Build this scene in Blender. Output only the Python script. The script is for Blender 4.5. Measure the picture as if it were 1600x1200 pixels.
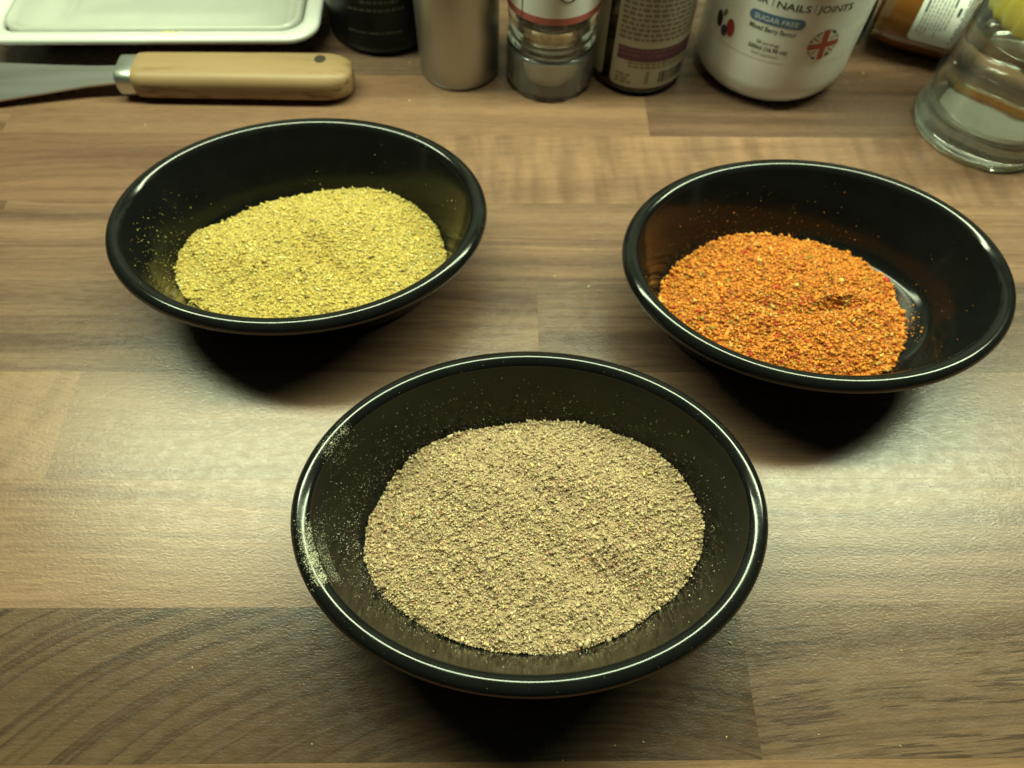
import bpy, math, random
import numpy as np
from mathutils import Matrix, Vector

for o in list(bpy.data.objects):
    bpy.data.objects.remove(o)
SC = bpy.context.scene
COL = SC.collection
PI = math.pi
R_ = math.radians

# ------------------------------------------------------------------ camera
cam_d = bpy.data.cameras.new('camera')
cam = bpy.data.objects.new('camera', cam_d)
COL.objects.link(cam)
right = Vector((0.9998743, -0.0070202, 0.0142181))
up = Vector((-0.0011076, 0.8635471, 0.5042670))
back = Vector((-0.0158181, -0.5042194, 0.8634307))
M = Matrix(((right.x, up.x, back.x, 0), (right.y, up.y, back.y, 0), (right.z, up.z, back.z, 0.29625505), (0, 0, 0, 1)))
cam.matrix_world = M
cam_d.sensor_width = 36
cam_d.lens = 1109 * 36 / 1600
cam_d.clip_start = 0.01
cam_d.clip_end = 50
cam_d.dof.use_dof = True
cam_d.dof.focus_distance = 0.272
cam_d.dof.aperture_fstop = 9.5
SC.camera = cam

# ------------------------------------------------------------------ light
W = bpy.data.worlds.new('World')
SC.world = W
W.use_nodes = True
W.node_tree.nodes['Background'].inputs[0].default_value = (0.80, 1.0, 0.80, 1)
W.node_tree.nodes['Background'].inputs[1].default_value = 0.018

def strip_lamp(name, loc, sx, sy, power, col):
    d = bpy.data.lights.new(name, 'AREA')
    d.shape = 'RECTANGLE'
    d.size = sx
    d.size_y = sy
    d.energy = power
    d.color = col
    o = bpy.data.objects.new(name, d)
    o.location = loc
    COL.objects.link(o)
    return o
lamp = strip_lamp('cabinet_strip_lamp', (0.10, 0.385, 0.60), 1.30, 0.08, 15.0, (0.85, 1.0, 0.635))
lamp.rotation_euler = (R_(-30), 0, 0)      # the fitting is angled out over the worktop

SC.view_settings.view_transform = 'Standard'
SC.view_settings.look = 'None'
SC.view_settings.exposure = 0
SC.view_settings.gamma = 1
SC.render.engine = 'CYCLES'
SC.cycles.use_denoising = True
SC.cycles.sample_clamp_indirect = 0
SC.cycles.blur_glossy = 0.6
SC.cycles.max_bounces = 12
SC.cycles.transmission_bounces = 12

# ------------------------------------------------------------------ helpers
def tag(o, label=None, cat=None, group=None, kind=None):
    if label: o['label'] = label
    if cat: o['category'] = cat
    if group: o['group'] = group
    if kind: o['kind'] = kind
    return o

def empty(name, loc, rz=0):
    o = bpy.data.objects.new(name, None)
    o.location = loc
    o.rotation_euler = (0, 0, rz)
    o.empty_display_size = 0.02
    COL.objects.link(o)
    return o

def mesh_obj(name, V, F, mat, parent=None, smooth=True, loc=None, sharp=None):
    me = bpy.data.meshes.new(name)
    me.from_pydata([tuple(v) for v in V], [], [tuple(f) for f in F])
    me.update()
    if mat: me.materials.append(mat)
    if smooth:
        me.polygons.foreach_set('use_smooth', [True] * len(me.polygons))
        if sharp is not None:
            me.set_sharp_from_angle(angle=R_(sharp))
    o = bpy.data.objects.new(name, me)
    if loc: o.location = loc
    if parent: o.parent = parent
    COL.objects.link(o)
    return o

def revolve(prof, n=96, cap0=True, cap1=True, rfun=None):
    """prof: list of (r, z) -> V, F"""
    V, F = [], []
    for (r, z) in prof:
        for k in range(n):
            t = 2 * PI * k / n
            rr = r * (rfun(t, z) if rfun else 1)
            V.append((rr * math.cos(t), rr * math.sin(t), z))
    m = len(prof)
    for i in range(m - 1):
        for k in range(n):
            a, b = i * n + k, i * n + (k + 1) % n
            F.append((a, b, b + n, a + n))
    if cap0:
        F.append(tuple(reversed(range(n))))
    if cap1:
        F.append(tuple((m - 1) * n + k for k in range(n)))
    return V, F

def fillet(p, c, q, r, n=6):
    """rounded corner of polyline p-c-q"""
    p, c, q = map(lambda a: np.array(a, float), (p, c, q))
    u = (p - c) / np.linalg.norm(p - c); v = (q - c) / np.linalg.norm(q - c)
    a, b = c + u * r, c + v * r
    return [tuple((1 - t) ** 2 * a + 2 * t * (1 - t) * c + t * t * b) for t in np.linspace(0, 1, n)]

def polyround(pts, rads, n=6):
    out = [pts[0]]
    for i in range(1, len(pts) - 1):
        if rads[i] > 0: out += fillet(pts[i - 1], pts[i], pts[i + 1], rads[i], n)
        else: out.append(pts[i])
    out.append(pts[-1])
    return out

class NT:
    """small node-tree writer"""
    def __init__(s, name):
        s.m = bpy.data.materials.new(name)
        s.m.use_nodes = True
        s.t = s.m.node_tree
        s.b = s.t.nodes['Principled BSDF']
    def n(s, typ, **kw):
        nd = s.t.nodes.new(typ)
        for k, v in kw.items():
            if k.startswith('i_'):
                nd.inputs[k[2:]].default_value = v
            else: setattr(nd, k, v)
        return nd
    def l(s, a, b): s.t.links.new(a, b)
    def noise(s, vec, scale, detail=2, rough=0.5, dist=0):
        nd = s.n('ShaderNodeTexNoise')
        nd.inputs['Scale'].default_value = scale
        nd.inputs['Detail'].default_value = detail
        nd.inputs['Roughness'].default_value = rough
        nd.inputs['Distortion'].default_value = dist
        if vec is not None: s.l(vec, nd.inputs['Vector'])
        return nd.outputs['Fac']
    def math(s, op, a, b=None, clamp=False):
        nd = s.n('ShaderNodeMath', operation=op, use_clamp=clamp)
        for i, x in enumerate((a, b)):
            if x is None: continue
            if isinstance(x, (int, float)): nd.inputs[i].default_value = x
            else: s.l(x, nd.inputs[i])
        return nd.outputs[0]
    def ramp(s, fac, stops, interp='LINEAR'):
        nd = s.n('ShaderNodeValToRGB')
        cr = nd.color_ramp
        cr.interpolation = interp
        while len(cr.elements) < len(stops): cr.elements.new(0.5)
        for e, (p, c) in zip(cr.elements, stops):
            e.position = p
            e.color = (c, c, c, 1) if isinstance(c, (int, float)) else (*c, 1)
        s.l(fac, nd.inputs[0])
        return nd.outputs[0]
    def mix(s, fac, a, b, mode='MIX'):
        nd = s.n('ShaderNodeMix', data_type='RGBA', blend_type=mode)
        for i, x in ((0, fac), (6, a), (7, b)):
            if isinstance(x, (int, float)): nd.inputs[i].default_value = x
            elif isinstance(x, tuple): nd.inputs[i].default_value = (*x, 1)
            else: s.l(x, nd.inputs[i])
        return nd.outputs[2]
    def bump(s, h, strength, dist, normal=None):
        nd = s.n('ShaderNodeBump')
        nd.inputs['Strength'].default_value = strength
        nd.inputs['Distance'].default_value = dist
        s.l(h, nd.inputs['Height'])
        if normal is not None: s.l(normal, nd.inputs['Normal'])
        return nd.outputs[0]
    def coords(s, scale=(1, 1, 1), loc=(0, 0, 0), rot=(0, 0, 0), src='Object'):
        tc = s.n('ShaderNodeTexCoord')
        mp = s.n('ShaderNodeMapping')
        mp.inputs['Scale'].default_value = scale
        mp.inputs['Location'].default_value = loc
        mp.inputs['Rotation'].default_value = rot
        s.l(tc.outputs[src], mp.inputs[0])
        return mp.outputs[0]

def plain(name, col, rough=0.5, metal=0.0, spec=0.5, coat=0.0, trans=0.0, ior=1.5, wear=0.06):
    t = NT(name)
    b = t.b
    v = t.coords()
    f = t.noise(v, 60, 4)
    c2 = tuple(max(0, x * (1 - wear * 2)) for x in col)
    c1 = tuple(min(1, x * (1 + wear)) for x in col)
    t.l(t.mix(f, c2, c1), b.inputs['Base Color'])
    r = t.ramp(t.noise(v, 130, 3), [(0.3, max(0, rough * 0.85)), (0.7, min(1, rough * 1.15))])
    t.l(r, b.inputs['Roughness'])
    b.inputs['Metallic'].default_value = metal
    b.inputs['Specular IOR Level'].default_value = spec
    b.inputs['Coat Weight'].default_value = coat
    b.inputs['Coat Roughness'].default_value = 0.06
    b.inputs['Transmission Weight'].default_value = trans
    b.inputs['IOR'].default_value = ior
    return t.m

# ------------------------------------------------------------------ wood
def wood(name, light, dark, seed, line=1.0, pores=0.4, slant=0.0, rings=None, ripple=0.0, stripes=70, wav=0.006, knot=None, gain=1.0):
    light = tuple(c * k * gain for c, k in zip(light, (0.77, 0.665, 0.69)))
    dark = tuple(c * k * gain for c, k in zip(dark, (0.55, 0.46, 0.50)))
    t = NT(name)
    b = t.b
    off = (seed * 1.37 % 7, seed * 2.11 % 5, seed * 0.73 % 3)
    base = t.coords(rot=(0, 0, slant))
    sep = t.n('ShaderNodeSeparateXYZ'); t.l(base, sep.inputs[0])
    x, y = sep.outputs[0], sep.outputs[1]
    wv = t.coords(scale=(5, 16, 1), loc=off)
    warp = t.math('MULTIPLY', t.math('SUBTRACT', t.noise(wv, 1.0, 3, 0.55), 0.5), wav * 2)
    y2 = t.math('ADD', y, warp)
    if knot:
        # flow of the grain round a knot
        kx, ky, kr = knot
        dx = t.math('SUBTRACT', x, kx); dy = t.math('SUBTRACT', y, ky)
        d2 = t.math('ADD', t.math('MULTIPLY', dx, dx), t.math('MULTIPLY', t.math('MULTIPLY', dy, dy), 6.0))
        g = t.math('DIVIDE', kr * kr, t.math('ADD', d2, kr * kr))
        y2 = t.math('ADD', y2, t.math('MULTIPLY', g, 0.016))
    def cv(sx, sy, k):
        c = t.n('ShaderNodeCombineXYZ')
        t.l(t.math('ADD', t.math('MULTIPLY', x, sx), off[0] + k), c.inputs[0])
        t.l(t.math('ADD', t.math('MULTIPLY', y2, sy), off[1] + k), c.inputs[1])
        return c.outputs[0]
    if rings:
        cx, cy, sx, fq = rings
        dx = t.math('MULTIPLY', t.math('SUBTRACT', x, cx), sx)
        dy = t.math('SUBTRACT', y2, cy)
        r = t.math('SQRT', t.math('ADD', t.math('MULTIPLY', dx, dx), t.math('MULTIPLY', dy, dy)))
        c = t.n('ShaderNodeCombineXYZ')
        t.l(t.math('MULTIPLY', r, fq), c.inputs[0]); t.l(t.math('MULTIPLY', x, 2.5), c.inputs[1])
        band = t.noise(c.outputs[0], 1.0, 1.6, 0.5)
        band = t.ramp(band, [(0.30, 0.80), (0.405, 1.0), (0.44, 0.05), (0.465, 0.45), (0.53, 0.92), (0.58, 0.95), (0.605, 0.12), (0.64, 0.6), (0.72, 0.9)])
    else:
        band = t.noise(cv(2.6, stripes, 1.0), 1.0, 4, 0.62)
        band = t.ramp(band, [(0.36, 0.0), (0.47, 0.55), (0.56, 0.85), (0.66, 1.0)])
    band = t.mix(line, (0.8, 0.8, 0.8), band)
    tone = t.noise(cv(5, 26, 5.0), 1.0, 2)
    col = t.mix(band, dark, light)
    col = t.mix(t.math('MULTIPLY', t.ramp(tone, [(0.38, 1.0), (0.62, 0.0)]), 0.5), col, tuple(0.6 * a_ + 0.4 * c_ for a_, c_ in zip(dark, light)))
    # thin growth lines
    gl_ = t.noise(cv(2.2, stripes * 2.6, 6.0), 1.0, 2, 0.5)
    gl_ = t.ramp(gl_, [(0.40, 0.0), (0.47, 1.0), (0.50, 1.0), (0.56, 0.0)])
    gz = t.ramp(t.noise(cv(3, 40, 9.0), 1.0, 2), [(0.40, 0.0), (0.58, 1.0)])
    col = t.mix(t.math('MULTIPLY', t.math('MULTIPLY', gl_, gz), 0.0 if rings else 0.42 * line), col, dark)
    fib = t.noise(cv(70, 1000, 2.0), 1.0, 3, 0.65)
    col = t.mix(1.0, col, t.ramp(fib, [(0.34, 0.82), (0.5, 0.99), (0.66, 1.10)]), 'MULTIPLY')
    if pores > 0:
        po = t.noise(cv(34, 700, 3.0), 1.0, 2, 0.6)
        po = t.ramp(po, [(0.52, 0.0), (0.59, 1.0)])
        zone = t.ramp(t.noise(cv(6, 85, 8.0), 1.0, 3), [(0.38, 0.0), (0.50, 1.0)])
        col = t.mix(t.math('MULTIPLY', t.math('MULTIPLY', po, zone), pores), col, tuple(a_ * 0.7 for a_ in dark))
    if ripple > 0:
        rp = t.noise(cv(95, 14, 4.0), 1.0, 2, 0.5)
        col = t.mix(1.0, col, t.ramp(rp, [(0.36, 1.0 - ripple), (0.52, 1.0), (0.65, 1.0 + ripple * 0.6)]), 'MULTIPLY')
    t.l(col, b.inputs['Base Color'])
    # embossed matt laminate film: fine random crinkle
    v = t.coords(scale=(0.55, 1, 1), loc=off)
    cr = t.noise(v, 1150, 2.5, 0.7)
    cr2 = t.noise(v, 300, 2)
    h = t.math('ADD', t.math('MULTIPLY', cr, 0.85), t.math('MULTIPLY', cr2, 0.08))
    h = t.math('ADD', h, t.math('MULTIPLY', fib, 0.2))
    t.l(t.bump(h, 0.30, 0.00042), b.inputs['Normal'])
    t.l(t.ramp(t.noise(v, 300, 3), [(0.3, 0.23), (0.7, 0.33)]), b.inputs['Roughness'])
    b.inputs['Specular IOR Level'].default_value = 0.5
    return t.m

TAN_L, TAN_D = (0.44, 0.285, 0.165), (0.25, 0.155, 0.085)
MID_L, MID_D = (0.36, 0.235, 0.14), (0.20, 0.125, 0.072)
DRK_L, DRK_D = (0.235, 0.158, 0.10), (0.10, 0.066, 0.042)
GRY_L, GRY_D = (0.31, 0.225, 0.145), (0.18, 0.125, 0.08)

P0, PW = 0.347917, 0.056039
def row_y(i):      # lower and upper edge of stave row i (0 is the row whose far edge shows at the glass)
    return P0 - (i + 1) * PW, P0 - i * PW

ROWS = {
    -4: [(-0.75, -0.2, dict(light=MID_L, dark=MID_D)), (-0.2, 0.22, dict(light=TAN_L, dark=TAN_D)), (0.22, 0.75, dict(light=DRK_L, dark=DRK_D))],
    -3: [(-0.75, 0.05, dict(light=TAN_L, dark=TAN_D)), (0.05, 0.75, dict(light=GRY_L, dark=GRY_D))],
    -2: [(-0.75, -0.05, dict(light=GRY_L, dark=GRY_D)), (-0.05, 0.31, dict(light=MID_L, dark=MID_D)), (0.31, 0.75, dict(light=TAN_L, dark=TAN_D))],
    -1: [(-0.75, -0.30, dict(light=TAN_L, dark=TAN_D)), (-0.30, 0.0908, dict(light=TAN_L, dark=(0.30, 0.19, 0.11), line=0.6, pores=0.1)), (0.0908, 0.75, dict(light=(0.29, 0.19, 0.118), dark=(0.17, 0.11, 0.068), line=0.8, pores=0.15))],
    0: [(-0.75, -0.105, dict(light=(0.385, 0.235, 0.138), dark=(0.235, 0.14, 0.085), line=0.9, pores=0.1, knot=(0.42, -0.004, 0.045), stripes=80, wav=0.008)),
        (-0.105, 0.34, dict(light=(0.46, 0.30, 0.178), dark=(0.31, 0.195, 0.115), line=0.6, pores=0.05, ripple=0.22, slant=-0.05)), (0.34, 0.75, dict(light=MID_L, dark=MID_D))],
    1: [(-0.75, -0.277, dict(light=DRK_L, dark=DRK_D)), (-0.277, 0.125, dict(light=(0.40, 0.265, 0.16), dark=(0.215, 0.14, 0.088), pores=0.12, stripes=95)), (0.125, 0.75, dict(light=TAN_L, dark=TAN_D, pores=0.1))],
    2: [(-0.75, -0.36, dict(light=TAN_L, dark=TAN_D)), (-0.36, 0.019, dict(light=(0.33, 0.225, 0.138), dark=(0.20, 0.13, 0.08), pores=0.35, wav=0.009, stripes=75)), (0.019, 0.75, dict(light=(0.27, 0.19, 0.122), dark=(0.165, 0.112, 0.072), pores=0.25, stripes=150))],
    3: [(-0.75, -0.2025, dict(light=(0.42, 0.29, 0.17), dark=(0.36, 0.24, 0.14), line=0.3, pores=0.0, ripple=0.12, slant=0.25)), (-0.2025, 0.03, dict(light=(0.37, 0.265, 0.168), dark=(0.29, 0.2, 0.125), line=0.7, pores=0.1)), (0.03, 0.75, dict(light=(0.36, 0.25, 0.158), dark=(0.23, 0.155, 0.098), line=0.8, pores=0.15))],
    4: [(-0.75, 0.035, dict(light=(0.45, 0.30, 0.176), dark=(0.30, 0.195, 0.115), line=0.85, pores=0.25, stripes=110, slant=0.03)), (0.035, 0.75, dict(light=(0.355, 0.25, 0.158), dark=(0.22, 0.15, 0.095), pores=0.25, stripes=140))],
    5: [(-0.75, 0.0972, dict(light=(0.195, 0.128, 0.07), dark=(0.112, 0.073, 0.042), pores=0.0, rings=(0.785, -0.082, 0.52, 115.0), wav=0.007)), (0.0972, 0.75, dict(light=(0.33, 0.225, 0.135), dark=(0.185, 0.122, 0.075), pores=0.85, slant=-0.07, stripes=90, wav=0.008))],
    6: [(-0.75, 0.75, dict(light=(0.42, 0.265, 0.14), dark=(0.24, 0.15, 0.08), pores=0.1))],
    7: [(-0.75, 0.0, dict(light=MID_L, dark=MID_D)), (0.0, 0.75, dict(light=TAN_L, dark=TAN_D))],
}
core = plain('chipboard_core', (0.30, 0.21, 0.12), 0.8)
TH = 0.004
ylo, yhi = row_y(7)[0], row_y(-4)[1]
def box(x0, x1, y0, y1, z0, z1):
    V = [(x0, y0, z0), (x1, y0, z0), (x1, y1, z0), (x0, y1, z0), (x0, y0, z1), (x1, y0, z1), (x1, y1, z1), (x0, y1, z1)]
    F = [(3, 2, 1, 0), (4, 5, 6, 7), (0, 1, 5, 4), (1, 2, 6, 5), (2, 3, 7, 6), (3, 0, 4, 7)]
    return V, F
V, F = box(-0.75, 0.75, ylo, yhi, -0.038, -TH - 0.0002)
worktop = mesh_obj('worktop', V, F, core, smooth=False)
tag(worktop, 'wood effect kitchen worktop of staggered brown staves', 'worktop', kind='structure')
seed = 1
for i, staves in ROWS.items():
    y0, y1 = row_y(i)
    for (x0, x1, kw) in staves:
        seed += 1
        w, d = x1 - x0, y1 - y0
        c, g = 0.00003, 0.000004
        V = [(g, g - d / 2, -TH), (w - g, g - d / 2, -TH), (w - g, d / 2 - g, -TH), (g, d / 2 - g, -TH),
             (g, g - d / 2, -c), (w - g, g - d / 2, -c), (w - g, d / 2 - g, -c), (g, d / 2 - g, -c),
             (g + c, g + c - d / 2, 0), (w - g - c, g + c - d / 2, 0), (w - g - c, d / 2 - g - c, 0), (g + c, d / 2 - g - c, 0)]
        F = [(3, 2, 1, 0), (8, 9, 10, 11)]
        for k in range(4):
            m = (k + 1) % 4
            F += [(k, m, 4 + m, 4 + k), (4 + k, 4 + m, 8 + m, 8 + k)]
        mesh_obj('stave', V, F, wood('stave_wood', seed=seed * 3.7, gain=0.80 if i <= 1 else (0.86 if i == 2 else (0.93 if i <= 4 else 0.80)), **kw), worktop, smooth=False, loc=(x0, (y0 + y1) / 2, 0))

# plain unseen wall added behind the worktop for steel and glass to reflect
V, F = box(-0.75, 0.75, yhi + 0.001, yhi + 0.02, -0.038, 0.62)
wall = mesh_obj('added_back_wall', V, F, plain('pale_wall_paint', (0.30, 0.30, 0.28), 0.5), smooth=False)
tag(wall, 'unseen pale plain wall added behind the worktop for reflections', 'wall', kind='structure')

# ------------------------------------------------------------------ bowls
BA, BB, BH = 0.090, 0.068285, 0.0445
def enamel(name, spec, r0=0.10, r1=0.22):
    t = NT(name)
    b = t.b
    v = t.coords()
    t.l(t.mix(t.noise(v, 90, 3), (0.005, 0.0053, 0.005), (0.009, 0.0094, 0.0085)), b.inputs['Base Color'])
    t.l(t.ramp(t.noise(v, 45, 5, 0.7), [(0.3, r0), (0.7, r1)]), b.inputs['Roughness'])
    t.l(t.bump(t.noise(v, 260, 2), 0.05, 0.0004), b.inputs['Normal'])
    b.inputs['Specular IOR Level'].default_value = spec
    b.inputs['Coat Weight'].default_value = 0.0
    return t.m
ENAMEL = enamel('black_enamel', 0.26)
ENAMEL_RIM = enamel('black_rim_enamel', 0.42, 0.09, 0.19)
def ell(t, d):
    """ellipse point at parameter t, moved inwards by d along the normal"""
    c, s = math.cos(t), math.sin(t)
    nx, ny = c / BA, s / BB
    n = math.hypot(nx, ny)
    return BA * c - d * nx / n, BB * s - d * ny / n
def ell_rings(prof, n, closed=False, cap0=False, cap1=False):
    V, F = [], []
    for d, z in prof:
        for k in range(n):
            x, y = ell(2 * PI * k / n, d)
            V.append((x, y, z))
    m = len(prof)
    for i in range(m if closed else m - 1):
        j = (i + 1) % m
        for k in range(n):
            k2 = (k + 1) % n
            F.append((i * n + k, i * n + k2, j * n + k2, j * n + k))
    def cap(i, flip):
        ids = [i * n + k for k in range(n)]
        F.append(tuple(reversed(ids)) if flip else tuple(ids))
    if cap0: cap(0, True)
    if cap1: cap(m - 1, False)
    return V, F
ZP = [0.0074, 0.0078, 0.0092, 0.0120, 0.0160, 0.0405]
IP = [0.0255, 0.0240, 0.0222, 0.0204, 0.0188, 0.0083]
RT = 0.0040
def make_bowl(label, loc, ang):
    root = empty('bowl', loc, ang)
    tag(root, label, 'bowl', 'black oval enamel bowls holding ground spices')
    n = 160
    prof = [(0.034, 0.0034), (0.0302, 0.003), (0.0285, 0.0), (0.0265, 0.0), (0.0245, 0.0016), (0.0215, 0.005), (0.0196, 0.009), (0.0074, BH - 0.0052), (0.0060, BH - 0.0046)]
    prof += [(0.0062, BH - 0.0026)]
    inner = [(0.00762, 0.04215)] + list(zip(IP, ZP))[::-1]
    prof += inner + [(0.028, 0.0073), (0.034, 0.0073)]
    V, F = ell_rings(prof, n, cap0=True, cap1=True)
    mesh_obj('body', V, F, ENAMEL, root, sharp=50)
    tor = []
    for k in range(20):
        a = 2 * PI * k / 20
        tor.append((RT - RT * math.cos(a), BH - RT + RT * math.sin(a)))
    V, F = ell_rings(tor, n, closed=True)
    mesh_obj('rim', V, F, ENAMEL_RIM, root)
    return root
BOWLS = [
    ('oval black bowl of brown ground spice, nearest the camera', (0.01125, 0.09656, 0), 0.00839),
    ('oval black bowl of yellow ground spice below the wooden handle', (-0.09664, 0.24234, 0), 0.06922),
    ('oval black bowl of orange chilli powder below the glass', (0.14642, 0.21351, 0), -0.06350),
]
for b_ in BOWLS: make_bowl(*b_)

# ------------------------------------------------------------------ spices
OCT = np.array([(1, 0, 0), (-1, 0, 0), (0, 1, 0), (0, -1, 0), (0, 0, 1), (0, 0, -1)], float)
OCTF = np.array([(0, 2, 4), (2, 1, 4), (1, 3, 4), (3, 0, 4), (2, 0, 5), (1, 2, 5), (3, 1, 5), (0, 3, 5)])
def rand_rot(rng, n, tilt=None):
    q = rng.normal(size=(n, 4))
    if tilt is not None:      # mostly lying flat, spun about the vertical
        a = rng.uniform(0, 2 * PI, n); ax = rng.normal(size=(n, 2)) * tilt
        q = np.stack([np.cos(a / 2), ax[:, 0], ax[:, 1], np.sin(a / 2)], -1)
    q /= np.linalg.norm(q, axis=1)[:, None]
    w, x, y, z = q.T
    return np.stack([np.stack([1 - 2 * (y * y + z * z), 2 * (x * y - z * w), 2 * (x * z + y * w)], -1),
                     np.stack([2 * (x * y + z * w), 1 - 2 * (x * x + z * z), 2 * (y * z - x * w)], -1),
                     np.stack([2 * (x * z - y * w), 2 * (y * z + x * w), 1 - 2 * (x * x + y * y)], -1)], 1)

def grain_mesh(name, P, S, cols, mat, parent, rng, tilt=None):
    n = len(P)
    v = OCT[None] * S[:, None, :] * rng.uniform(0.6, 1.25, (n, 6, 1))
    v = np.einsum('nij,nkj->nki', rand_rot(rng, n, tilt), v) + P[:, None, :]
    V = v.reshape(-1, 3)
    T = (OCTF[None] + (np.arange(n) * 6)[:, None, None]).reshape(-1)
    me = bpy.data.meshes.new(name)
    me.vertices.add(len(V)); me.vertices.foreach_set('co', V.ravel())
    nt = len(T) // 3
    me.loops.add(len(T)); me.loops.foreach_set('vertex_index', T.astype(np.int32))
    me.polygons.add(nt)
    me.polygons.foreach_set('loop_start', np.arange(0, nt * 3, 3, dtype=np.int32))
    me.update(calc_edges=True)
    ca = me.color_attributes.new('grain_colour', 'FLOAT_COLOR', 'POINT')
    c4 = np.concatenate([np.repeat(cols, 6, 0), np.ones((n * 6, 1))], 1)
    ca.data.foreach_set('color', c4.astype(np.float32).ravel())
    me.materials.append(mat)
    o = bpy.data.objects.new(name, me)
    if parent: o.parent = parent
    COL.objects.link(o)
    tag(o, kind='stuff')
    return o

def grain_mat(name, rough=0.7):
    t = NT(name)
    a = t.n('ShaderNodeAttribute', attribute_name='grain_colour')
    f = t.noise(t.coords(), 2500, 2)
    t.l(t.mix(1.0, a.outputs['Color'], t.ramp(f, [(0.3, 0.82), (0.7, 1.1)]), 'MULTIPLY'), t.b.inputs['Base Color'])
    t.b.inputs['Roughness'].default_value = rough
    t.b.inputs['Specular IOR Level'].default_value = 0.3
    return t.m
GM = grain_mat('ground_spice_grain')

def powder_mat(name, c0, c1):
    t = NT(name)
    v = t.coords()
    f = t.noise(v, 1500, 3, 0.6)
    t.l(t.mix(f, c0, c1), t.b.inputs['Base Color'])
    t.b.inputs['Roughness'].default_value = 0.85
    t.l(t.bump(f, 0.8, 0.0006), t.b.inputs['Normal'])
    return t.m

def palette(rng, n, entries, var=0.11, hue=0.03):
    """entries: (weight, colour)"""
    wts = np.array([e[0] for e in entries], float); wts /= wts.sum()
    idx = rng.choice(len(entries), n, p=wts)
    c = np.array([e[1] for e in entries])[idx]
    c = c * np.exp(rng.normal(0, var, (n, 1))) * np.exp(rng.normal(0, hue, (n, 3)))
    return np.clip(c, 0.004, 0.95)

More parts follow.
